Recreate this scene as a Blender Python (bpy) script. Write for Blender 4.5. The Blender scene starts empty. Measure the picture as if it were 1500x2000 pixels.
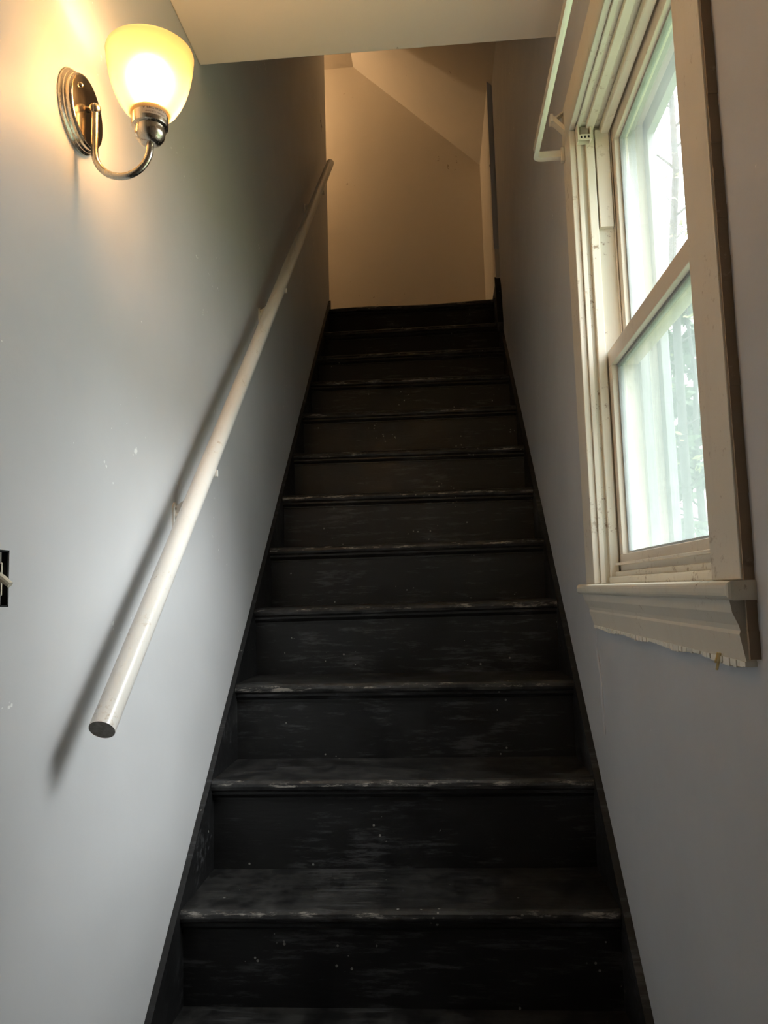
import bpy, bmesh, math, random
from mathutils import Vector, Matrix
random.seed(7)
S = bpy.context.scene
C = S.collection

# ------------------------------------------------------------ camera
cd = bpy.data.cameras.new('camera'); cam = bpy.data.objects.new('camera', cd); C.objects.link(cam)
cam.location = (0.554953, -1.377142, 0.827741)
cam.rotation_euler = (1.672142, 0.028544, 0.076057)
cd.sensor_fit = 'AUTO'; cd.sensor_width = 36.0
cd.lens = 1500.6 / 2000 * 36.0
cd.clip_start = 0.02; cd.clip_end = 200
S.camera = cam

# ------------------------------------------------------------ sky, view
world = bpy.data.worlds.new('overcast_sky'); S.world = world; world.use_nodes = True
bg = world.node_tree.nodes['Background']
bg.inputs['Color'].default_value = (0.94, 0.985, 1.0, 1); bg.inputs['Strength'].default_value = 4.0
# sun behind thin cloud: a wide soft disc, from the window side
sd_ = bpy.data.lights.new('hazy_sun', 'SUN'); sd_.energy = 13.0; sd_.angle = math.radians(50); sd_.color = (0.97, 0.99, 1.0)
so_ = bpy.data.objects.new('hazy_sun', sd_); C.objects.link(so_)
so_.rotation_euler = Vector((-0.62, 0.15, -0.80)).to_track_quat('-Z', 'Y').to_euler()
S.view_settings.view_transform = 'Standard'
try: S.view_settings.look = 'None'
except Exception: pass
S.view_settings.exposure = 0.62; S.view_settings.gamma = 1.0; S.view_settings.use_curve_mapping = False
S.cycles.max_bounces = 9; S.cycles.diffuse_bounces = 6; S.cycles.transparent_max_bounces = 12; S.cycles.use_adaptive_sampling = True; S.cycles.adaptive_threshold = 0.03
S.cycles.use_denoising = True
S.cycles.sample_clamp_indirect = 6.0
LAMP_W = 4.4          # the sconce bulb
HALL_W = 17.0          # the assumed, unseen lamp on the upper landing

# ------------------------------------------------------------ numbers of the place
RISE, RUN, XR, BACK = 0.195, 0.215493, 0.87878, 0.2369
WL, WR = -0.013, 0.8938          # wall faces left and right of the stair
YB, YF = -2.4, 3.10              # wall behind the viewer, wall at the top
FLOOR = -3 * RISE
CEIL = 2.168; CEIL_EDGE = 0.415
TOP = 12 * RISE
ORI = {}

# ------------------------------------------------------------ node materials
def new_mat(name):
    m = bpy.data.materials.new(name); m.use_nodes = True
    nt = m.node_tree; return m, nt, nt.nodes['Principled BSDF']
def node(nt, typ, **kw):
    n = nt.nodes.new(typ)
    for k, v in kw.items():
        if k in n.inputs: n.inputs[k].default_value = v
        else: setattr(n, k, v)
    return n
def ramp(nt, fac, stops):
    n = nt.nodes.new('ShaderNodeValToRGB'); nt.links.new(fac, n.inputs['Fac'])
    e = n.color_ramp.elements
    while len(e) < len(stops): e.new(0.5)
    for i, (p, c) in enumerate(stops):
        e[i].position = p; e[i].color = c if len(c) == 4 else (*c, 1)
    return n
def coords(nt, scale=(1, 1, 1)):
    tc = nt.nodes.new('ShaderNodeTexCoord'); mp = nt.nodes.new('ShaderNodeMapping')
    mp.inputs['Scale'].default_value = scale
    nt.links.new(tc.outputs['Object'], mp.inputs['Vector']); return mp.outputs['Vector']
def noise(nt, vec, scale, detail=3, rough=0.55):
    n = node(nt, 'ShaderNodeTexNoise', Scale=scale, Detail=detail, Roughness=rough)
    nt.links.new(vec, n.inputs['Vector']); return n.outputs['Fac']
def mixcol(nt, fac, a, b):
    n = nt.nodes.new('ShaderNodeMix'); n.data_type = 'RGBA'
    for sock, v in ((n.inputs[0], fac), (n.inputs[6], a), (n.inputs[7], b)):
        if isinstance(v, bpy.types.NodeSocket): nt.links.new(v, sock)
        else: sock.default_value = v if not isinstance(v, tuple) or len(v) == 4 else (*v, 1)
    return n.outputs[2]
def math_(nt, op, a, b=None):
    n = nt.nodes.new('ShaderNodeMath'); n.operation = op
    for i, v in enumerate((a, b)):
        if v is None: continue
        if isinstance(v, bpy.types.NodeSocket): nt.links.new(v, n.inputs[i])
        else: n.inputs[i].default_value = v
    return n.outputs[0]
def bump(nt, bsdf, h, strength=0.3, dist=0.002, prev=None):
    n = node(nt, 'ShaderNodeBump', Strength=strength, Distance=dist)
    nt.links.new(h, n.inputs['Height'])
    if prev is not None: nt.links.new(prev.outputs['Normal'], n.inputs['Normal'])
    nt.links.new(n.outputs['Normal'], bsdf.inputs['Normal']); return n

def wall_paint(name, col, var=0.04, rough=0.52, chips=(0.86, 0.87, 0.86), chip_amount=0.80, seams=()):
    m, nt, b = new_mat(name); v = coords(nt)
    lo = tuple(c * (1 - var) for c in col); hi = tuple(min(1, c * (1 + var)) for c in col)
    big = noise(nt, v, 2.2, 4)
    base = ramp(nt, big, [(0.3, lo), (0.7, hi)]).outputs['Color']
    chip = noise(nt, v, 46, 2, 0.7); zone = noise(nt, v, 3.1, 2)
    prod = math_(nt, 'MULTIPLY', chip, math_(nt, 'ADD', zone, 0.5))
    mask = ramp(nt, prod, [(chip_amount, (0, 0, 0)), (chip_amount + 0.012, (1, 1, 1))]).outputs['Color']
    nt.links.new(mixcol(nt, mask, base, chips), b.inputs['Base Color'])
    nt.links.new(ramp(nt, noise(nt, v, 9, 4), [(0.3, (rough - .06,) * 3), (0.7, (rough + .08,) * 3)]).outputs['Color'], b.inputs['Roughness'])
    b1 = bump(nt, b, noise(nt, v, 5.5, 3), 0.35, 0.010)
    b2 = bump(nt, b, noise(nt, v, 260, 2), 0.10, 0.001, b1)
    if seams:                                    # board joints: fine relief at fixed places along the wall
        tc = nt.nodes.new('ShaderNodeTexCoord'); sx = nt.nodes.new('ShaderNodeSeparateXYZ')
        nt.links.new(tc.outputs['Object'], sx.inputs[0]); tot = None
        for y in seams:
            d = math_(nt, 'ABSOLUTE', math_(nt, 'SUBTRACT', sx.outputs['Y'], y))
            g = math_(nt, 'LESS_THAN', d, 0.0012)
            tot = g if tot is None else math_(nt, 'ADD', tot, g)
        bump(nt, b, tot, 0.25, -0.001, b2)
    return m

def stair_paint(name, edge=False):
    """black floor paint, scuffed; on treads worn along the front edge"""
    m, nt, b = new_mat(name); v = coords(nt); vs = coords(nt, (4, 30, 30)); vw = coords(nt, (9, 40, 40))
    big = noise(nt, v, 7, 5, 0.65)
    base = ramp(nt, big, [(0.35, (0.0055, 0.0055, 0.0058)), (0.62, (0.010, 0.010, 0.0102)), (0.8, (0.026, 0.025, 0.024))]).outputs['Color']
    scuff = ramp(nt, math_(nt, 'MULTIPLY', noise(nt, vs, 2.2, 6, 0.75), math_(nt, 'ADD', noise(nt, v, 5, 2), 0.5)), [(0.56, (0, 0, 0)), (0.70, (1, 1, 1))]).outputs['Color']
    c1 = mixcol(nt, math_(nt, 'MULTIPLY', scuff, 0.5), base, (0.10, 0.10, 0.105))
    sp = node(nt, 'ShaderNodeTexVoronoi', Scale=62); nt.links.new(v, sp.inputs['Vector'])
    spot = math_(nt, 'MULTIPLY', math_(nt, 'LESS_THAN', sp.outputs['Distance'], 0.17), math_(nt, 'GREATER_THAN', noise(nt, v, 11, 2), 0.64))
    c2 = mixcol(nt, math_(nt, 'MULTIPLY', spot, 0.8), c1, (0.30, 0.29, 0.26))
    if edge:
        tc = nt.nodes.new('ShaderNodeTexCoord'); sx = nt.nodes.new('ShaderNodeSeparateXYZ')
        nt.links.new(tc.outputs['UV'], sx.inputs[0])         # UV.x: 0 at the front edge, growing to the back
        near = math_(nt, 'SUBTRACT', 1.0, math_(nt, 'MULTIPLY', sx.outputs['X'], 30))
        near = math_(nt, 'MAXIMUM', near, 0.0)
        wmask = math_(nt, 'MULTIPLY', math_(nt, 'POWER', near, 0.6), noise(nt, vw, 1.5, 5, 0.75))
        wr = ramp(nt, wmask, [(0.53, (0, 0, 0)), (0.62, (1, 1, 1))]).outputs['Color']
        dust = ramp(nt, noise(nt, v, 16, 6, 0.7), [(0.42, (0, 0, 0)), (0.75, (1, 1, 1))]).outputs['Color']
        c2 = mixcol(nt, math_(nt, 'MULTIPLY', dust, 0.55), c2, (0.085, 0.082, 0.078))
        c2 = mixcol(nt, math_(nt, 'MULTIPLY', wr, 0.75), c2, (0.36, 0.33, 0.29))
    nt.links.new(c2, b.inputs['Base Color'])
    nt.links.new(ramp(nt, big, [(0.3, (0.36,) * 3), (0.75, (0.6,) * 3)]).outputs['Color'], b.inputs['Roughness'])
    b.inputs['Specular IOR Level'].default_value = 0.5
    b1 = bump(nt, b, noise(nt, vs, 3, 5, 0.6), 0.35, 0.0015)
    bump(nt, b, noise(nt, v, 30, 3), 0.2, 0.0012, b1)
    return m

def trim_paint(name, col, dirt=(0.30, 0.20, 0.12), dirt_amount=0.5, rough=0.4, cracks=0.0):
    m, nt, b = new_mat(name); v = coords(nt); vz = coords(nt, (30, 30, 3))
    big = noise(nt, v, 6, 4)
    base = ramp(nt, big, [(0.3, tuple(c * .93 for c in col)), (0.7, col)]).outputs['Color']
    d = math_(nt, 'MULTIPLY', noise(nt, v, 70, 5, 0.75), math_(nt, 'ADD', noise(nt, v, 9, 3), 0.45))
    dm = ramp(nt, d, [(0.60, (0, 0, 0)), (0.70, (1, 1, 1))]).outputs['Color']
    c = mixcol(nt, math_(nt, 'MULTIPLY', dm, dirt_amount), base, dirt)
    st = ramp(nt, noise(nt, vz, 1.2, 4, .6), [(0.55, (0, 0, 0)), (0.8, (1, 1, 1))]).outputs['Color']
    c = mixcol(nt, math_(nt, 'MULTIPLY', st, 0.28 * dirt_amount), c, (0.5, 0.38, 0.24))
    nt.links.new(c, b.inputs['Base Color']); b.inputs['Roughness'].default_value = rough
    b1 = bump(nt, b, noise(nt, v, 24, 4), 0.25, 0.002)
    return m

def metal(name, col, rough=0.3, brushed=True):
    m, nt, b = new_mat(name)
    b.inputs['Metallic'].default_value = 1.0; b.inputs['Base Color'].default_value = (*col, 1)
    v = coords(nt, (120, 120, 6) if brushed else (20, 20, 20))
    nt.links.new(ramp(nt, noise(nt, v, 3, 2), [(0.3, (rough * .75,) * 3), (0.7, (rough * 1.25,) * 3)]).outputs['Color'], b.inputs['Roughness'])
    return m

def plain(name, col, rough=0.5, spec=0.5, var=0.1, scale=20):
    m, nt, b = new_mat(name); v = coords(nt)
    nt.links.new(ramp(nt, noise(nt, v, scale, 3), [(0.3, tuple(c * (1 - var) for c in col)), (0.7, tuple(min(1, c * (1 + var)) for c in col))]).outputs['Color'], b.inputs['Base Color'])
    b.inputs['Roughness'].default_value = rough; b.inputs['Specular IOR Level'].default_value = spec
    return m

def pane_mat(name, dirt, tint):
    """window glass with a film of dust: clear part, scattering film, thin surface gloss"""
    m, nt, b = new_mat(name); nt.nodes.remove(b)
    out = nt.nodes['Material Output']
    v = coords(nt); vz = coords(nt, (14, 14, 1.6))
    clear = node(nt, 'ShaderNodeBsdfTransparent'); clear.inputs['Color'].default_value = (0.98, 0.99, 0.985, 1)
    film = node(nt, 'ShaderNodeBsdfTranslucent'); film.inputs['Color'].default_value = (*tint, 1)
    f = math_(nt, 'MULTIPLY', math_(nt, 'ADD', noise(nt, vz, 1.5, 5, .65), math_(nt, 'MULTIPLY', noise(nt, v, 9, 4), 0.6)), dirt)
    mx = nt.nodes.new('ShaderNodeMixShader'); nt.links.new(f, mx.inputs[0])
    nt.links.new(clear.outputs[0], mx.inputs[1]); nt.links.new(film.outputs[0], mx.inputs[2])
    gl = node(nt, 'ShaderNodeBsdfGlossy', Roughness=0.05)
    fr = node(nt, 'ShaderNodeFresnel', IOR=1.3)
    mx2 = nt.nodes.new('ShaderNodeMixShader'); nt.links.new(math_(nt, 'MULTIPLY', fr.outputs[0], 0.35), mx2.inputs[0])
    nt.links.new(mx.outputs[0], mx2.inputs[1]); nt.links.new(gl.outputs[0], mx2.inputs[2])
    nt.links.new(mx2.outputs[0], out.inputs['Surface']); return m

def shade_mat(name):
    m, nt, b = new_mat(name); nt.nodes.remove(b); out = nt.nodes['Material Output']
    tr = node(nt, 'ShaderNodeBsdfTranslucent'); tr.inputs['Color'].default_value = (0.36, 0.28, 0.15, 1)
    di = node(nt, 'ShaderNodeBsdfDiffuse'); di.inputs['Color'].default_value = (0.45, 0.36, 0.22, 1)
    cl = node(nt, 'ShaderNodeBsdfTransparent'); cl.inputs['Color'].default_value = (1.0, 0.95, 0.86, 1)
    m1 = node(nt, 'ShaderNodeMixShader'); m1.inputs[0].default_value = 0.3
    nt.links.new(tr.outputs[0], m1.inputs[1]); nt.links.new(di.outputs[0], m1.inputs[2])
    rf = node(nt, 'ShaderNodeBsdfRefraction', Roughness=0.85, IOR=1.15); rf.inputs['Color'].default_value = (1.0, 0.9, 0.72, 1)
    m0 = node(nt, 'ShaderNodeMixShader'); m0.inputs[0].default_value = 0.34
    nt.links.new(cl.outputs[0], m0.inputs[1]); nt.links.new(rf.outputs[0], m0.inputs[2])
    m2 = node(nt, 'ShaderNodeMixShader'); m2.inputs[0].default_value = 0.76
    nt.links.new(m1.outputs[0], m2.inputs[1]); nt.links.new(m0.outputs[0], m2.inputs[2])
    gl = node(nt, 'ShaderNodeBsdfGlossy', Roughness=0.25)
    m3 = node(nt, 'ShaderNodeMixShader'); m3.inputs[0].default_value = 0.03
    nt.links.new(m2.outputs[0], m3.inputs[1]); nt.links.new(gl.outputs[0], m3.inputs[2])
    nt.links.new(m3.outputs[0], out.inputs['Surface']); return m

def glow_mat(name, col, strength):
    m, nt, b = new_mat(name); nt.nodes.remove(b); out = nt.nodes['Material Output']
    e = node(nt, 'ShaderNodeEmission', Strength=strength); e.inputs['Color'].default_value = (*col, 1)
    tp = node(nt, 'ShaderNodeBsdfTransparent'); ad = node(nt, 'ShaderNodeAddShader')   # thin clear bulb glass round the glow
    nt.links.new(e.outputs[0], ad.inputs[0]); nt.links.new(tp.outputs[0], ad.inputs[1])
    nt.links.new(ad.outputs[0], out.inputs['Surface']); return m

M = {}
M['wall_grey'] = wall_paint('grey_blue_wall_paint', (0.60, 0.605, 0.615), seams=(-0.085, 0.31, 1.52))
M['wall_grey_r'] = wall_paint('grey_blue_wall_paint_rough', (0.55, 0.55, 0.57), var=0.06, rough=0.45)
M['cream'] = wall_paint('cream_wall_paint', (0.70, 0.63, 0.53), var=0.04, rough=0.55, chips=(0.45, 0.36, 0.26), chip_amount=0.83)
M['ceiling'] = wall_paint('ceiling_paint', (0.86, 0.785, 0.67), var=0.02, rough=0.6, chips=(0.6, 0.5, 0.4), chip_amount=0.85)
M['stair'] = stair_paint('black_stair_paint'); M['tread'] = stair_paint('black_tread_paint', True)
M['trim'] = trim_paint('aged_cream_trim_paint', (0.78, 0.72, 0.62))
M['trim_dirty'] = trim_paint('dirty_cream_trim_paint', (0.80, 0.75, 0.64), dirt_amount=0.9)
M['sash'] = trim_paint('sash_paint', (0.74, 0.67, 0.57), dirt_amount=0.35)
M['caulk'] = trim_paint('caulk', (0.84, 0.81, 0.72), dirt_amount=0.5, rough=0.7)
M['edge_brown'] = trim_paint('brown_casing_side', (0.30, 0.22, 0.15), dirt=(0.6, 0.5, 0.4), dirt_amount=0.5, rough=0.8)
M['rod'] = plain('white_enamel', (0.80, 0.76, 0.66), 0.3, var=.04)
M['rail'] = trim_paint('white_rail_paint', (0.80, 0.77, 0.72), dirt=(0.45, 0.34, 0.22), dirt_amount=0.55, rough=0.28)
M['rail_end'] = plain('rail_end_grain', (0.25, 0.23, 0.21), 0.8, var=.3, scale=120)
M['bracket'] = plain('white_bracket_paint', (0.72, 0.69, 0.64), 0.4)
M['nickel'] = metal('brushed_nickel', (0.62, 0.56, 0.47), 0.24)
M['nickel_face'] = metal('polished_nickel', (0.60, 0.52, 0.42), 0.16, False)
M['shade'] = shade_mat('frosted_glass')
M['bulb'] = glow_mat('lit_bulb', (1.0, 0.72, 0.38), 14)
M['sticker'] = plain('clear_sticker', (0.62, 0.60, 0.56), 0.4)
M['ink'] = plain('black_ink', (0.02, 0.02, 0.02), 0.6)
M['box_dark'] = plain('dark_switch_box', (0.012, 0.012, 0.012), 0.7)
M['switch'] = plain('ivory_plastic', (0.72, 0.68, 0.55), 0.35)
M['steel'] = metal('dull_steel', (0.45, 0.42, 0.38), 0.4, False)
M['floor'] = plain('dark_floor', (0.10, 0.085, 0.07), 0.5, var=.3, scale=6)
M['ext'] = plain('weathered_storm_frame', (0.34, 0.36, 0.36), 0.6, var=.12)
M['ground'] = plain('lawn', (0.10, 0.15, 0.05), 0.9, var=.4, scale=4)
M['bark'] = plain('grey_bark', (0.075, 0.07, 0.068), 0.9, var=.4, scale=18)
M['leaf'] = plain('young_leaf', (0.20, 0.22, 0.06), 0.6, var=.3, scale=8)
M['leaf2'] = plain('hedge_leaf', (0.08, 0.12, 0.06), 0.6, var=.4, scale=5)
M['pane_up'] = pane_mat('upper_pane_glass', 0.14, (0.34, 0.37, 0.362))
M['pane_low'] = pane_mat('lower_pane_glass', 0.50, (0.20, 0.228, 0.22))
M['pencil'] = plain('pencil_mark', (0.06, 0.055, 0.05), 0.8)
M['wood'] = plain('bare_wood_chip', (0.62, 0.50, 0.24), 0.8)

# ------------------------------------------------------------ mesh helpers
def link(name, bm, mat, parent=None, smooth=False):
    me = bpy.data.meshes.new(name)
    bmesh.ops.recalc_face_normals(bm, faces=bm.faces)
    o = bpy.data.objects.new(name, me); C.objects.link(o)
    base = Vector((0, 0, 0))
    if parent is not None:
        base = ORI[parent.name]; o.parent = parent
    bmesh.ops.translate(bm, verts=bm.verts, vec=-base)
    if smooth:
        for f in bm.faces: f.smooth = True
        for e in bm.edges:
            if len(e.link_faces) == 2 and e.calc_face_angle(0) > math.radians(38): e.smooth = False
    bm.to_mesh(me); bm.free()
    if mat is not None: me.materials.append(mat if not isinstance(mat, str) else M[mat])
    ORI[o.name] = base
    return o
def empty(name, loc, label=None, cat=None, group=None, kind=None):
    o = bpy.data.objects.new(name, None); C.objects.link(o); o.location = loc
    o.empty_display_size = 0.05; ORI[o.name] = Vector(loc)
    tag(o, label, cat, group, kind); return o
def tag(o, label=None, cat=None, group=None, kind=None):
    for k, v in (('label', label), ('category', cat), ('group', group), ('kind', kind)):
        if v: o[k] = v
    return o
def box(bm, x0, x1, y0, y1, z0, z1, bev=0.0):
    r = bmesh.ops.create_cube(bm, size=1.0)
    for v in r['verts']:
        v.co = Vector((x0 if v.co.x < 0 else x1, y0 if v.co.y < 0 else y1, z0 if v.co.z < 0 else z1))
    if bev > 0:
        es = list({e for v in r['verts'] for e in v.link_edges})
        bmesh.ops.bevel(bm, geom=es, offset=bev, segments=2, affect='EDGES', profile=0.5)
    return r['verts']
def boxo(name, mat, parent, x0, x1, y0, y1, z0, z1, bev=0.0015):
    bm = bmesh.new(); box(bm, x0, x1, y0, y1, z0, z1, bev); return link(name, bm, mat, parent)
def prism_x(bm, prof, x0, x1):
    """closed profile of (y, z) swept along x"""
    a = [bm.verts.new((x0, y, z)) for y, z in prof]; b = [bm.verts.new((x1, y, z)) for y, z in prof]
    n = len(prof)
    bm.faces.new(a); bm.faces.new(list(reversed(b)))
    return [bm.faces.new((a[i], a[(i + 1) % n], b[(i + 1) % n], b[i])) for i in range(n)]
def prism_y(bm, prof, y0, y1):
    """closed profile of (x, z) swept along y; y0/y1 may be functions of z"""
    f0 = y0 if callable(y0) else (lambda z: y0); f1 = y1 if callable(y1) else (lambda z: y1)
    a = [bm.verts.new((x, f0(z), z)) for x, z in prof]; b = [bm.verts.new((x, f1(z), z)) for x, z in prof]
    n = len(prof)
    bm.faces.new(a); bm.faces.new(list(reversed(b)))
    for i in range(n): bm.faces.new((a[i], a[(i + 1) % n], b[(i + 1) % n], b[i]))
def lathe(bm, prof, center, axis='Z', seg=32, cap=True):
    """profile of (radius, height) turned about an axis"""
    c = Vector(center); rings = []
    for r, h in prof:
        ring = []
        for i in range(seg):
            a = 2 * math.pi * i / seg
            p = (Vector((r * math.cos(a), r * math.sin(a), h)) if axis == 'Z'
                 else Vector((h, r * math.cos(a), r * math.sin(a))))
            ring.append(bm.verts.new(c + p))
        rings.append(ring)
    for a, b in zip(rings, rings[1:]):
        for i in range(seg): bm.faces.new((a[i], a[(i + 1) % seg], b[(i + 1) % seg], b[i]))
    if cap:
        bm.faces.new(rings[0]); bm.faces.new(list(reversed(rings[-1])))
def tube(bm, pts, rad, seg=12, cap=True):
    pts = [Vector(p) for p in pts]; rads = rad if isinstance(rad, (list, tuple)) else [rad] * len(pts)
    rings = []; up = None
    for i, p in enumerate(pts):
        d = (pts[min(i + 1, len(pts) - 1)] - pts[max(i - 1, 0)]).normalized()
        if up is None: up = Vector((0, 0, 1)) if abs(d.z) < 0.9 else Vector((1, 0, 0))
        s = d.cross(up).normalized(); up = s.cross(d).normalized()
        rings.append([bm.verts.new(p + (s * math.cos(2 * math.pi * k / seg) + up * math.sin(2 * math.pi * k / seg)) * rads[i]) for k in range(seg)])
    for a, b in zip(rings, rings[1:]):
        for k in range(seg): bm.faces.new((a[k], a[(k + 1) % seg], b[(k + 1) % seg], b[k]))
    if cap: bm.faces.new(list(reversed(rings[0]))); bm.faces.new(rings[-1])

# ============================================================ THE ROOM SHELL
def struct(name, bm, mat, parent=None): return tag(link(name, bm, mat, parent), kind='structure')
# left wall with a cut-out for the open switch box
SWY0, SWY1, SWZ0, SWZ1 = -0.452, -0.404, 0.820, 0.894
bm = bmesh.new()
WT = 4.9
box(bm, WL - .12, WL, YB, SWY0, FLOOR - .1, WT); box(bm, WL - .12, WL, SWY1, 2.70, FLOOR - .1, WT)
box(bm, WL - .12, WL, SWY0, SWY1, FLOOR - .1, SWZ0); box(bm, WL - .12, WL, SWY0, SWY1, SWZ1, WT)
bmesh.ops.remove_doubles(bm, verts=bm.verts, dist=1e-5)
wall_left = struct('wall_left', bm, 'wall_grey')
# pencilled cross near the end of the left wall
bm = bmesh.new(); box(bm, WL - .001, WL + .0006, 2.524, 2.530, 3.31, 3.41); box(bm, WL - .001, WL + .0006, 2.495, 2.56, 3.352, 3.358)
link('pencil_cross', bm, 'pencil', wall_left)

# right wall with the window opening
OY0, OY1, OZ0, OZ1 = -0.415, 0.312, 0.828, 1.862
TH = 0.15
bm = bmesh.new()
RYE = 2.33
box(bm, WR, WR + TH, YB, OY0 - .02, FLOOR - .1, WT); box(bm, WR, WR + TH, OY1 + .02, RYE, FLOOR - .1, WT)
box(bm, WR, WR + TH, RYE, YF + .12, FLOOR - .1, TOP + .004); box(bm, WR, WR + TH, OY0 - .02, OY1 + .02, FLOOR - .1, OZ0 - .03); box(bm, WR, WR + TH, OY0 - .02, OY1 + .02, OZ1 + .02, WT)
bmesh.ops.remove_doubles(bm, verts=bm.verts, dist=1e-5)
wall_right = struct('wall_right', bm, 'wall_grey_r')
# lumpy plaster ridge running down from the window corner
bm = bmesh.new(); tube(bm, [(WR - .0005 + .0012 * math.sin(i * 1.7), .385 + .006 * math.sin(i * .9) - .004 * i, .725 - .022 * i) for i in range(11)], [.002] + [.0035] * 9 + [.001], 8); link('plaster_ridge', bm, 'wall_grey_r', wall_right, True)
# wall behind the viewer, floor, ceilings
# wall behind the viewer
bm = bmesh.new(); box(bm, WL - .12, WR + TH, YB - .12, YB, FLOOR - .1, WT); struct('wall_back', bm, 'wall_grey')
bm = bmesh.new(); box(bm, WL - .12, WR + TH, YB - .12, 0.0, FLOOR - .1, FLOOR); struct('floor', bm, 'floor')
bm = bmesh.new(); box(bm, WL, WR, YB, CEIL_EDGE, CEIL, CEIL + .24, .004); struct('ceiling', bm, 'ceiling')
# the upper landing
LX0 = -1.7; KX = 0.872; KZ = 3.30
bm = bmesh.new(); box(bm, LX0, WR + TH, 2.62, YF + .12, TOP - .24, TOP); struct('floor_landing', bm, 'stair')
bm = bmesh.new(); box(bm, LX0, WR + TH, YF, YF + .12, TOP - .24, WT); struct('wall_top', bm, 'cream')
bm = bmesh.new(); box(bm, LX0 - .12, LX0, 2.5, YF + .12, TOP - .24, WT); struct('wall_landing_end', bm, 'cream')
bm = bmesh.new(); box(bm, LX0, WL - .12, 2.58, 2.70, TOP, WT); struct('wall_landing_near', bm, 'cream')
bm = bmesh.new(); box(bm, KX, WR + TH, RYE, YF, TOP + .004, 3.62, .003); kw = struct('wall_knee', bm, 'cream')
boxo('edge_strip', 'wall_grey_r', kw, KX - .003, WR, RYE - .004, RYE + .001, TOP + .16, WT - .2, .0)
bm = bmesh.new(); lathe(bm, [(0.006, -.002), (0.008, 0.0005)], (KX - .001, 2.36, 2.955), 'X', 10); link('nail_hole', bm, 'pencil', kw)
# sloping ceiling over the landing (falls to the right) and flat ceiling
SX, SZ = 0.114, 4.085
bm = bmesh.new()
KT = 3.385
k = (SZ - KT) / (KX - SX)
prof = [(WR + .14, KT - k * (WR + .14 - KX)), (SX, SZ), (SX, SZ + .16), (WR + .14, KT - k * (WR + .14 - KX) + .16)]
prism_y(bm, prof, CEIL_EDGE - .2, YF); struct('ceiling_slope', bm, 'cream')
bm = bmesh.new(); box(bm, LX0, SX, CEIL_EDGE - .2, YF, SZ, SZ + .12); struct('ceiling_landing', bm, 'cream')
bm = bmesh.new(); box(bm, WL, WR, CEIL_EDGE - .32, CEIL_EDGE - .2, CEIL + .24, WT - .1); struct('wall_stairwell_front', bm, 'cream')

# ============================================================ STAIRCASE
stair = empty('staircase', (0.43, 1.0, FLOOR), 'steep black painted wooden staircase with worn chipped treads between grey walls', 'staircase')
DZ = {1: -.002, 2: .004, 3: .003, 4: .006, 5: .001, 6: 0, 7: -.006, 8: .006, 9: .004, 10: -.004, 11: -.006}
DR = {1: .001, 2: -.002, 3: -.003, 4: .002, 5: .001, 6: -.002, 7: -.003, 8: -.002, 9: -.004, 10: 0, 11: .001}   # right end against left end
def tread_z(k): return k * RISE + DZ.get(k, 0)
for k in range(-2, 13):
    y, z = k * RUN, tread_z(k); T = 0.027
    prof = []
    n = 6
    for i in range(n + 1):                                   # rounded nosing
        a = math.pi / 2 + math.pi * i / n
        prof.append((y + T * .42 + T * .42 * math.cos(a), z - T / 2 + T / 2 * math.sin(a)))
    depth = BACK + .012 if k < 12 else 0.10
    front = prof[:]
    prof = [(y + depth, z)] + [(y + .12, z), (y + .04, z)] + front + [(y + depth, z - T)]
    bm = bmesh.new(); segs = 18
    rows = []
    for s in range(segs + 1):
        x = XR * s / segs; row = []
        for (py, pz) in prof:
            w = DR.get(k, 0) * 2 * (s / segs - .5)
            j = random.uniform(-.0007, .0007) if py < y + .02 else 0
            if k == 12: w += .004 * math.sin(x * 9)
            row.append(bm.verts.new((x, py + j * .8, pz + w + j)))
        rows.append(row)
    uv = bm.loops.layers.uv.new('UVMap'); m = len(prof)
    for a, b in zip(rows, rows[1:]):
        for i in range(m): bm.faces.new((a[i], a[(i + 1) % m], b[(i + 1) % m], b[i]))
    bm.faces.new(rows[0]); bm.faces.new(list(reversed(rows[-1])))
    for f in bm.faces:
        for lp in f.loops:
            d = lp.vert.co.y - y
            if lp.vert.co.z < z - T * .55 - .004: d = .03
            lp[uv].uv = (max(0, d), lp.vert.co.x)
    tr = link('tread', bm, 'tread', stair)
    # cove moulding under the nosing
    yr = y + (BACK - RUN); zc = z - T
    cp = [(yr + .003, zc + .001), (yr - .0135, zc + .001), (yr - .0135, zc - .005), (yr - .011, zc - .006), (yr - .008, zc - .011), (yr - .0045, zc - .0145), (yr - .0045, zc - .0185), (yr + .003, zc - .0185)]
    bm = bmesh.new(); prism_x(bm, cp, 0.0, XR)
    for v in bm.verts: v.co.z += DR.get(k, 0) * 2 * (v.co.x / XR - .5)
    link('cove_moulding', bm, 'stair', tr)
    # riser below this tread
    zb = tread_z(k - 1) if k > -2 else FLOOR
    bm = bmesh.new(); box(bm, 0.0, XR, yr, yr + .018, zb - .004, z - T + .001); link('riser', bm, 'stair', stair)
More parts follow.
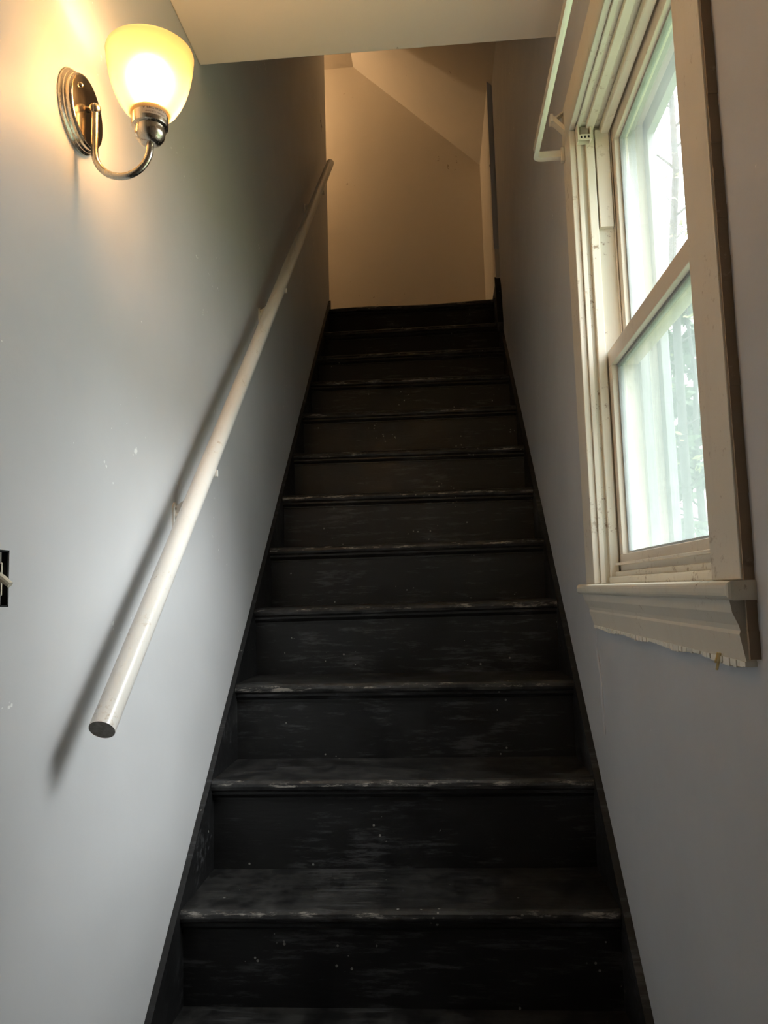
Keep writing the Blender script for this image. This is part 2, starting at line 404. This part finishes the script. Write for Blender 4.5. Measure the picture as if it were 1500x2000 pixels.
# strings along both walls
def string_board(x0, x1, h, rough):
    bm = bmesh.new(); n = 60; ya, yb = -0.62, 2.66
    top, bot = [], []
    for i in range(n + 1):
        y = ya + (yb - ya) * i / n
        zz = y * RISE / RUN + h + random.uniform(-rough, rough)
        top.append((y, zz)); bot.append((y, max(FLOOR, zz - .30)))
    for (p, q, p2, q2) in zip(top, top[1:], bot, bot[1:]):
        vs = {}
        for nm, (yy, zz) in (('a', p), ('b', q), ('c', q2), ('d', p2)):
            for s, x in ((0, x0), (1, x1)): vs[nm + str(s)] = bm.verts.new((x, yy, zz))
        bm.faces.new([vs['a0'], vs['b0'], vs['c0'], vs['d0']]); bm.faces.new([vs['a1'], vs['b1'], vs['c1'], vs['d1']])
        bm.faces.new([vs['a0'], vs['b0'], vs['b1'], vs['a1']]); bm.faces.new([vs['d0'], vs['c0'], vs['c1'], vs['d1']])
    bmesh.ops.remove_doubles(bm, verts=bm.verts, dist=1e-5)
    return link('string_board', bm, 'stair', stair)
string_board(WL + .0003, 0.0, 0.004, .0015)
string_board(XR, WR - .0003, 0.008, .003)
# flared top end of the right string
bm = bmesh.new(); prism_x(bm, [(2.28, 2.06), (2.335, 2.16), (2.335, 2.358), (2.30, 2.30), (2.26, 2.10)], KX - .006, WR - .0005); link('string_end', bm, 'stair', stair)

# ============================================================ WINDOW
win = empty('window_1', (WR, -0.05, 0.80), 'double-hung window with aged cream trim and dusty panes in the right wall', None, None, 'structure')
U = lambda u: WR + u
CT = 0.014
boxo('casing', 'trim', win, U(-CT), U(0), OY1, 0.402, OZ0, OZ1, .002)
boxo('casing', 'trim', win, U(-CT), U(0), -0.507, OY0, OZ0, OZ1, .002)
boxo('head_casing', 'trim', win, U(-CT), U(0), -0.507, 0.402, OZ1, 1.952, .002)
# ragged strip, darker brown than the casing, along its near side
bm = bmesh.new(); n = 90
for i in range(n):
    z0 = 0.742 + (2.1 - .742) * i / n; z1 = 0.742 + (2.1 - .742) * (i + 1) / n
    w = random.uniform(.0025, .0045); box(bm, U(-CT * .82), U(0), -0.507 - w, -0.5068, z0, z1)
link('casing_side', bm, 'edge_brown', win)
# jambs, head jamb, sill board through the wall
boxo('jamb', 'trim_dirty', win, U(0), U(.172), OY1, OY1 + .02, OZ0 - .03, OZ1 + .02)
boxo('jamb', 'trim_dirty', win, U(0), U(.172), OY0 - .02, OY0, OZ0 - .03, OZ1 + .02)
boxo('head_jamb', 'trim', win, U(0), U(.172), OY0, OY1, OZ1, OZ1 + .02)
boxo('sill_board', 'trim_dirty', win, U(.0), U(.19), OY0, OY1, OZ0 - .03, OZ0 - .001)
# stops and beads on the jambs and head
for ya, yb in ((OY1 - .012, OY1), (OY0, OY0 + .012)):
    boxo('stop_bead', 'trim_dirty', win, U(.020), U(.038), ya, yb, OZ0, OZ1)
    boxo('corner_bead', 'trim', win, U(.0), U(.010), (ya + .006 if ya > 0 else ya), (yb if ya > 0 else yb - .006), OZ0, OZ1)
    boxo('parting_bead', 'sash', win, U(.0735), U(.0765), ya + (.003 if ya > 0 else 0), yb - (0 if ya > 0 else .003), OZ0, OZ1)
    boxo('blind_stop', 'ext', win, U(.108), U(.128), ya - (.006 if ya > 0 else 0), yb + (0 if ya > 0 else .006), OZ0, OZ1)
    boxo('storm_frame', 'ext', win, U(.150), U(.168), ya - (.018 if ya > 0 else 0), yb + (0 if ya > 0 else .018), OZ0, OZ1)
boxo('stop_bead', 'trim', win, U(.020), U(.038), OY0, OY1, OZ1 - .012, OZ1)
boxo('corner_bead', 'trim', win, U(.0), U(.010), OY0, OY1, OZ1 - .006, OZ1)
boxo('parting_bead', 'sash', win, U(.052), U(.0725), OY0, OY1, OZ1 - .022, OZ1, .004)
boxo('blind_stop', 'ext', win, U(.108), U(.128), OY0, OY1, OZ1 - .022, OZ1)
boxo('storm_frame', 'ext', win, U(.150), U(.168), OY0, OY1, OZ1 - .04, OZ1)
# dirty ledge under the lower sash
boxo('sill_ledge', 'trim_dirty', win, U(.018), U(.045), OY0, OY1, OZ0 - .001, .842, .003)
boxo('sill_ledge', 'trim_dirty', win, U(.030), U(.072), OY0, OY1, .842, .853, .002)
boxo('track_cover', 'sash', win, U(.041), U(.071), OY1 - .014, OY1, 1.62, OZ1 - .012, .001)
def sash(name, u0, u1, z0, z1, st, bot, top, ug, pane):
    e = boxo(name, 'sash', win, U(u0), U(u1), OY0 + .004, OY1 - .004, z0, z0 + bot, .0015)
    boxo('top_rail', 'sash', e, U(u0), U(u1), OY0 + .004, OY1 - .004, z1 - top, z1, .0015)
    for ya, yb in ((OY0 + .004, OY0 + .004 + st), (OY1 - .004 - st, OY1 - .004)):
        boxo('stile', 'sash', e, U(u0), U(u1), ya, yb, z0 + bot, z1 - top, .0015)
    # glazing bead and pane
    g = .006
    for a, b_, c, d in ((OY0 + .004 + st, OY1 - .004 - st, z0 + bot, z0 + bot + g), (OY0 + .004 + st, OY1 - .004 - st, z1 - top - g, z1 - top)):
        boxo('glazing_bead', 'ext', e, U(ug - .006), U(ug + .006), a, b_, c, d, .001)
    boxo('glazing_bead', 'ext', e, U(ug - .006), U(ug + .006), OY1 - .004 - st - g, OY1 - .004 - st, z0 + bot + g, z1 - top - g, .001)
    boxo('glazing_bead', 'ext', e, U(ug - .006), U(ug + .006), OY0 + .004 + st, OY0 + .004 + st + g, z0 + bot + g, z1 - top - g, .001)
    boxo('pane', pane, e, U(ug - .0015), U(ug + .0015), OY0 + .004 + st, OY1 - .004 - st, z0 + bot, z1 - top, 0)
    return e
low = sash('lower_sash', .042, .072, .853, 1.335, .030, .036, .036, .060, 'pane_low')
boxo('lift_lip', 'sash', low, U(.030), U(.044), OY0 + .004, OY1 - .004, .866, .871, .001)
up = sash('upper_sash', .0775, .107, 1.305, OZ1 - .002, .030, .036, .045, .094, 'pane_up')
# stool and apron
bm = bmesh.new(); box(bm, U(-.032), U(.022), -0.513, 0.432, .806, .8275)
es = [e for e in bm.edges if all(v.co.x < U(-.03) for v in e.verts)]
bmesh.ops.bevel(bm, geom=es, offset=.008, segments=4, affect='EDGES', profile=.5)
link('stool', bm, 'trim_dirty', win)
ap = [(U(0), .806), (U(-.024), .806), (U(-.022), .792), (U(-.016), .778), (U(-.0145), .772), (U(-.016), .768), (U(-.012), .746), (U(-.0105), .738), (U(0), .738)]
bm = bmesh.new(); prism_y(bm, ap, -0.497, lambda z: .352 + (z - .738) / .068 * .05)
link('apron', bm, 'trim', win)
bm = bmesh.new(); n = 120
for i in range(n):
    ya = -0.499 + .853 * i / n; yb = -0.499 + .853 * (i + 1) / n
    w = .006 + .0018 * math.sin(i * .21) + random.uniform(-.0011, .0011); d = random.uniform(.011, .0135)
    box(bm, U(-d), U(0), ya, yb + .002, .738 - w, .7385)
link('caulk_bead', bm, 'caulk', win)
bm = bmesh.new()
for (ya, za, yb, zb, w) in ((-0.425, .742, -0.417, .722, .0035), (-0.417, .742, -0.414, .730, .0025)):
    tube(bm, [(U(-.0135), ya, za), (U(-.016), yb, zb)], w * .5, 5)
link('wood_splinter', bm, 'wood', win)

# mini-blind bracket in the top corner of the far jamb
bb = empty('blind_bracket', (U(.02), OY1, 1.80), 'small slotted metal blind bracket in the top far corner of the window frame', 'bracket')
bx0, bx1, bz0, bz1, by1 = U(-.001), U(.030), 1.818, 1.862, OY1
boxo('back_plate', 'trim_dirty', bb, bx0, bx1, by1 - .0125, by1 - .0105, bz0, bz1, .0004)
boxo('side_wall', 'trim_dirty', bb, bx0, bx0 + .003, by1 - .03, by1 - .0125, bz0, bz1, .0004)
boxo('side_wall', 'trim_dirty', bb, bx1 - .003, bx1, by1 - .03, by1 - .0125, bz0, bz1, .0004)
boxo('top_wall', 'trim_dirty', bb, bx0, bx1, by1 - .03, by1 - .0125, bz1 - .003, bz1, .0004)
boxo('front_lip', 'trim_dirty', bb, bx0, bx1, by1 - .031, by1 - .029, bz0, bz0 + .013, .0004)
for i in range(3): boxo('slot', 'box_dark', bb, bx0 + .006 + i * .008, bx0 + .010 + i * .008, by1 - .0314, by1 - .0308, bz0 + .004, bz0 + .009, 0)
boxo('latch', 'steel', bb, bx0 + .009, bx1 - .006, by1 - .022, by1 - .0125, bz0 + .016, bz1 - .008, .001)

# curtain rod: C-channel on its returns
RX, RZ, RY0, RY1 = 0.8125, 1.845, -0.47, 0.382
rod = empty('curtain_rod', (U(-CT), -0.05, RZ), 'empty white metal curtain rod standing out from the top of the window', 'curtain rod')
def channel(path, w=.022, d=.009, t=.0014):
    """open C section (back outwards), swept along a plan path at height RZ"""
    sec = [(-d / 2, w / 2 - .003), (0, w / 2), (d * .8, w / 2), (d * .8, w / 2 - t), (t * .3, w / 2 - t), (-d / 2 + t, w / 2 - .0042)]
    sec = sec + [(a, -b) for a, b in reversed(sec)]
    bm = bmesh.new(); rings = []
    for i, p in enumerate(path):
        p = Vector(p); dd = (Vector(path[min(i + 1, len(path) - 1)]) - Vector(path[max(i - 1, 0)])).normalized()
        nrm = Vector((-dd.y, dd.x, 0))
        rings.append([bm.verts.new(p + nrm * a + Vector((0, 0, b))) for a, b in sec])
    m = len(sec)
    for a, b in zip(rings, rings[1:]):
        for i in range(m): bm.faces.new((a[i], a[(i + 1) % m], b[(i + 1) % m], b[i]))
    bm.faces.new(rings[0]); bm.faces.new(list(reversed(rings[-1])))
    return bm
R_ = .014
arc1 = [(RX + R_ - R_ * math.sin(a), RY1 - R_ + R_ * math.cos(a), RZ) for a in [i * math.pi / 12 for i in range(7)]]
arc0 = [(RX + R_ - R_ * math.cos(a), RY0 + R_ - R_ * math.sin(a), RZ) for a in [i * math.pi / 12 for i in range(7)]]
path = [(U(-CT - .004), RY1, RZ)] + arc1 + [(RX, .1, RZ), (RX, -.2, RZ)] + arc0 + [(U(-CT - .004), RY0, RZ)]
link('rod', channel(list(reversed(path))), 'rod', rod, True)
for yy in (RY0, RY1):
    bm = bmesh.new(); box(bm, U(-CT - .009), U(-CT), yy - .007, yy + .007, RZ - .020, RZ + .016, .002); link('bracket', bm, 'trim_dirty', rod)
    boxo('support_arm', 'bracket', rod, RX + .012, U(-CT), yy - .001, yy + .0015, RZ - .006, RZ + .005, .0003)

# a bare hook bracket above it on the casing
hk = empty('curtain_hook', (U(-CT), .38, 1.90), 'bent white metal curtain hook sticking out above the rod end', 'hook')
bm = bmesh.new(); prism_y(bm, [(U(-CT), 1.945), (U(-.034), 1.931), (U(-.034), 1.926), (U(-CT), 1.940)], .366, .384); link('upper_strap', bm, 'rod', hk)
bm = bmesh.new(); prism_y(bm, [(U(-.038), 1.932), (U(-.041), 1.921), (U(-CT), 1.892), (U(-CT), 1.905)], .362, .384); link('lower_strap', bm, 'rod', hk)
boxo('strap_tip', 'rod', hk, U(-.046), U(-.039), .360, .384, 1.917, 1.936, .001)

# ============================================================ HANDRAIL
A = Vector((WL + .068, -0.272, 0.638)); B = Vector((WL + .066, 2.37, 3.035))
hr = empty('handrail', (WL, 1.0, 1.75), 'long round white painted wooden handrail sloping up the left wall', 'handrail')
bm = bmesh.new(); n = 24; tube(bm, [A.lerp(B, i / n) for i in range(n + 1)], .0192, 24, cap=False)
rl = link('rail', bm, 'rail', hr, True)
d = (B - A).normalized()
for P_, s in ((A, 1), (B, -1)):
    bm = bmesh.new(); tube(bm, [P_ + d * s * .0008, P_ + d * s * .004], .0190, 24); link('end_grain', bm, 'rail_end', rl)
for yy in (0.222, 1.03, 1.95):
    tt = (yy - A.y) / (B.y - A.y); p = A.lerp(B, tt); zc = p.z - .090
    bm = bmesh.new(); segs = 20                                    # stadium wall plate
    ring = []
    for i in range(segs):
        a = 2 * math.pi * i / segs; ring.append((yy + .0135 * math.cos(a), zc + .0135 * math.sin(a) + (.018 if math.sin(a) > 0 else -.018)))
    prism_x(bm, ring, WL, WL + .004); br = link('bracket', bm, 'bracket', hr)
    bm = bmesh.new()
    tube(bm, [(WL + .002, yy, zc), (WL + .022, yy, zc + .003), (WL + .045, yy, zc + .020), (p.x - .003, yy + .004, p.z - .045), (p.x, yy + .006, p.z - .020)], [.008, .007, .006, .006, .006], 10)
    link('bracket_arm', bm, 'bracket', br, True)
    bm = bmesh.new(); gu = [(WL + .003, zc + .022), (p.x - .008, zc + .060), (p.x + .004, zc + .074), (p.x + .006, zc + .060), (WL + .016, zc - .014), (WL + .003, zc - .022)]
    prism_y(bm, gu, yy - .003, yy + .003); link('gusset', bm, 'bracket', br)
    bm = bmesh.new(); box(bm, p.x + .014, p.x + .0225, yy + .018, yy + .026, p.z - .004, p.z + .012, .002); link('strap_tip', bm, 'bracket', br)
    bm = bmesh.new(); q = d * .030
    tube(bm, [Vector((p.x, yy, p.z)) - q + Vector((0, .012, -.0165)), Vector((p.x, yy, p.z)) + q + Vector((0, .012, -.0165))], .005, 8); link('saddle', bm, 'bracket', br)
    for s in (-1, 1):
        bm = bmesh.new(); lathe(bm, [(.0045, 0), (.004, .0025), (.001, .0032)], (WL + .004, yy, zc + s * .018), 'X', 10); link('screw', bm, 'steel', br)

# ============================================================ WALL SCONCE
SY, SZc = -0.235, 1.617
sc = empty('wall_sconce', (WL, SY, SZc), 'lit brushed nickel wall sconce with frosted bell glass shade on the left wall', 'lamp')
bm = bmesh.new()
lathe(bm, [(.064, 0), (.064, .004), (.0615, .006), (.0605, .007), (.0605, .009), (.0585, .011), (.0575, .0115), (.0575, .0155), (.0555, .0185)], (WL, SY, SZc), 'X', 64)
bp = link('backplate', bm, 'nickel', sc)
bm = bmesh.new(); lathe(bm, [(.0552, .0), (.0552, .0008), (.0535, .0013)], (WL + .0184, SY, SZc), 'X', 64); link('face_disc', bm, 'nickel_face', bp)
for (yy, zz) in ((SY - .027, SZc + .028), (SY + .027, SZc - .026)):
    bm = bmesh.new(); lathe(bm, [(.0042, 0), (.0042, .002), (.0028, .0038), (.0008, .0045)], (WL + .0195, yy, zz), 'X', 16); link('screw', bm, 'nickel', bp, True)
AX0, AX1 = 0.018, 0.110
bm = bmesh.new(); bmesh.ops.create_uvsphere(bm, u_segments=20, v_segments=14, radius=.0095, matrix=Matrix.Translation((AX0, SY, SZc + .004))); link('finial', bm, 'nickel', sc, True)
bm = bmesh.new(); tube(bm, [(WL + .018, SY, SZc + .004), (AX0, SY, SZc + .004)], .005, 12); link('stem', bm, 'nickel', sc, True)
rr = (AX1 - AX0) / 2; cz = 1.548
pts = [(AX0, SY, SZc + .001 - i * (SZc - cz) / 6) for i in range(7)]
pts += [((AX0 + AX1) / 2 - rr * math.cos(a), SY, cz - rr * math.sin(a)) for a in [math.pi * i / 24 for i in range(1, 25)]]
pts += [(AX1, SY, 1.562)]
bm = bmesh.new(); tube(bm, pts, .0058, 14); link('arm', bm, 'nickel', sc, True)
bm = bmesh.new()
lathe(bm, [(.0085, 1.553), (.0125, 1.554), (.0185, 1.558), (.0230, 1.565), (.0245, 1.572), (.0232, 1.578), (.0236, 1.580), (.0285, 1.582), (.0292, 1.585), (.0292, 1.604), (.0302, 1.6052), (.0302, 1.6075), (.028, 1.608)], (AX1, SY, 0), 'Z', 40)
cup = link('socket_cup', bm, 'nickel', sc, True)
# rating sticker on the cup, lettered upside down
bm = bmesh.new(); a0, a1 = math.radians(-92), math.radians(-8); n = 14; prev = None
for i in range(n + 1):
    a = a0 + (a1 - a0) * i / n
    v = [bm.verts.new((AX1 + .02945 * math.cos(a), SY + .02945 * math.sin(a), z)) for z in (1.5885, 1.6035)]
    if prev: bm.faces.new((prev[0], v[0], v[1], prev[1]))
    prev = v
stk = link('sticker', bm, 'sticker', cup)
def wrap_text(txt, zc, size, amid):
    cu = bpy.data.curves.new('lettering', 'FONT'); cu.body = txt; cu.size = size; cu.align_x = 'CENTER'; cu.align_y = 'CENTER'; cu.resolution_u = 2
    o = bpy.data.objects.new('lettering_tmp', cu); C.objects.link(o); bpy.context.view_layer.update()
    me = bpy.data.meshes.new_from_object(o.evaluated_get(bpy.context.evaluated_depsgraph_get())); bpy.data.objects.remove(o)
    bm = bmesh.new(); bm.from_mesh(me)
    for v in bm.verts:
        a = amid - v.co.x / .0296; z = zc - v.co.y
        v.co = Vector((AX1 + .0296 * math.cos(a), SY + .0296 * math.sin(a), z))
    link('lettering', bm, 'ink', stk)
wrap_text('MAX 60W TYPE A', 1.5985, .0056, math.radians(-48))
wrap_text('SUITABLE FOR DAMP', 1.5925, .0034, math.radians(-52))
# glass shade
prof = [(.0275, 1.598), (.034, 1.604), (.0425, 1.613), (.0505, 1.626), (.0570, 1.641), (.0620, 1.657), (.0655, 1.673), (.0680, 1.688), (.0692, 1.700), (.0698, 1.706)]
outer = prof; inner = [(r - .003, z) for r, z in reversed(prof)]
full = outer + [(.0690, 1.7085)] + inner
bm = bmesh.new(); lathe(bm, full, (AX1, SY, 0), 'Z', 56, cap=False); link('glass_shade', bm, 'shade', sc, True)
bm = bmesh.new(); lathe(bm, [(.012, 1.606), (.014, 1.620), (.022, 1.635), (.030, 1.650), (.0335, 1.664), (.031, 1.678), (.023, 1.690), (.011, 1.697), (.001, 1.698)], (AX1, SY, 0), 'Z', 28)
link('bulb', bm, 'bulb', sc, True)
ld = bpy.data.lights.new('bulb_light', 'POINT'); ld.energy = LAMP_W; ld.color = (1.0, 0.50, 0.19); ld.shadow_soft_size = .02
lo = bpy.data.objects.new('bulb_light', ld); C.objects.link(lo); lo.parent = sc; lo.location = Vector((AX1, SY, 1.645)) - ORI['wall_sconce']

# assumed lamp, out of view on the upper landing (lights the top wall from the left)
hl = empty('assumed_landing_lamp', (-0.75, 2.92, SZ), 'assumed round ceiling lamp, unseen round the corner on the upper landing', 'lamp')
bm = bmesh.new(); lathe(bm, [(.06, SZ), (.06, SZ - .02), (.03, SZ - .03), (.02, SZ - .06)], (-.75, 2.92, 0), 'Z', 28); link('canopy', bm, 'nickel', hl, True)
bm = bmesh.new(); bmesh.ops.create_uvsphere(bm, u_segments=20, v_segments=14, radius=.05, matrix=Matrix.Translation((-.75, 2.92, SZ - .105))); link('globe', bm, 'shade', hl, True)
ld = bpy.data.lights.new('assumed_landing_light', 'POINT'); ld.energy = HALL_W; ld.color = (1.0, 0.76, 0.50); ld.shadow_soft_size = .03
lo = bpy.data.objects.new('assumed_landing_light', ld); C.objects.link(lo); lo.parent = hl; lo.location = (0, 0, -.105)

# ============================================================ OPEN SWITCH BOX
sw = empty('light_switch', (WL, SWY1, SWZ0), 'uncovered toggle light switch in a dark wall box at the left', 'switch')
bm = bmesh.new()
box(bm, WL - .05, WL - .046, SWY0, SWY1, SWZ0, SWZ1); box(bm, WL - .05, WL - .001, SWY1 - .002, SWY1, SWZ0, SWZ1); box(bm, WL - .05, WL - .001, SWY0, SWY0 + .002, SWZ0, SWZ1)
box(bm, WL - .05, WL - .001, SWY0, SWY1, SWZ1 - .002, SWZ1); box(bm, WL - .05, WL - .001, SWY0, SWY1, SWZ0, SWZ0 + .002)
link('wall_box', bm, 'box_dark', sw)
boxo('switch_body', 'switch', sw, WL - .02, WL - .001, SWY0 + .006, SWY1 - .012, SWZ0 + .014, SWZ1 - .016, .002)
boxo('yoke', 'steel', sw, WL - .003, WL - .001, SWY0 + .010, SWY1 - .016, SWZ0 + .003, SWZ1 - .003, .0004)
bm = bmesh.new(); tube(bm, [(WL - .004, -.428, .862), (WL + .006, -.428, .856), (WL + .016, -.428, .848)], [.0055, .005, .0042], 10); link('toggle', bm, 'switch', sw)
for zz in (SWZ0 + .008, SWZ1 - .008):
    bm = bmesh.new(); lathe(bm, [(.003, 0), (.003, .002)], (WL - .001, -.431, zz), 'X', 10); link('screw', bm, 'steel', sw)

# ============================================================ OUTDOORS
bm = bmesh.new(); box(bm, WR + TH + .02, 60, -30, 70, FLOOR - 1.2, FLOOR - .9); struct('ground', bm, 'ground')
GZ = FLOOR - .9
def tree(name, pts, r0, r1, label, nb, leafn, leafr, leafmat, zmin, blen):
    t = empty(name, (pts[0][0], pts[0][1], GZ), label, 'tree')
    P = [Vector(p) for p in pts]
    bm = bmesh.new(); n = len(P); tube(bm, P, [r0 + (r1 - r0) * i / (n - 1) for i in range(n)], 10); link('trunk', bm, 'bark', t, True)
    fol = bmesh.new()
    for b in range(nb):
        z = zmin + (P[-1].z - zmin) * (b + .5) / nb
        i = max(j for j in range(n - 1) if P[j].z <= z); f = (z - P[i].z) / (P[i + 1].z - P[i].z); p = P[i].lerp(P[i + 1], f)
        a = random.uniform(0, 6.28); L = blen * random.uniform(.7, 1.2) * (1.1 - .6 * (b / nb))
        dirv = Vector((math.cos(a), math.sin(a), random.uniform(.2, .7)))
        q = [p, p + dirv * L * .35 + Vector((0, 0, .05)), p + dirv * L * .7 + Vector((0, 0, .02)), p + dirv * L]
        bm = bmesh.new(); tube(bm, q, [r1 * .9, r1 * .6, r1 * .4, r1 * .15], 6)
        tw = []
        for s in range(4):
            bpnt = q[1].lerp(q[3], random.uniform(0, .9)); e = bpnt + Vector((random.uniform(-1, 1), random.uniform(-1, 1), random.uniform(-.2, 1))) * L * .35
            tube(bm, [bpnt, bpnt.lerp(e, .5) + Vector((0, 0, .03)), e], [r1 * .35, r1 * .25, r1 * .1], 5); tw.append((bpnt, e))
        link('branch', bm, 'bark', t, True)
        for s in range(leafn):
            u, v_ = random.choice(tw); c = u.lerp(v_, random.uniform(.3, 1.1)) + Vector((random.uniform(-1, 1), random.uniform(-1, 1), random.uniform(-1, 1))) * .12
            ax = Vector((random.uniform(-1, 1), random.uniform(-1, 1), random.uniform(-1, .3))).normalized(); sd = ax.orthogonal().normalized()
            l = leafr * random.uniform(.6, 1.3); vs = [c, c + ax * l * .5 + sd * l * .3, c + ax * l, c + ax * l * .5 - sd * l * .3]
            fol.faces.new([fol.verts.new(x) for x in vs])
    link('foliage', fol, leafmat, t)['kind'] = 'stuff'
    return t
tree('slender_tree', [(5.45, 14.2, GZ), (5.4, 14.0, 3.5), (5.39, 13.85, 7.4), (5.39, 13.3, 8.8), (5.39, 13.25, 10.3), (5.35, 13.5, 11.5), (5.3, 13.6, 12.8)], .10, .03, 'slender grey tree with young yellow green leaves outside the upper pane', 26, 16, .16, 'leaf', 2.0, 1.5)
for (x, y, h, lab) in ((8.6, 23.0, 9.5, 'nearest hazy leafy tree behind the dusty lower pane'), (9.4, 30.5, 11.0, 'middle one of the hazy leafy trees behind the dusty lower pane'),
                       (9.9, 38.0, 12.0, 'farthest hazy leafy tree at the left edge of the lower pane')):
    tree('broad_tree', [(x, y, GZ), (x + .1, y + .1, 2.0), (x, y, h * .5), (x + .1, y - .1, h * .75), (x, y, h)], .16, .04, lab, 26, 260, .42, 'leaf2', -0.6, 2.1)
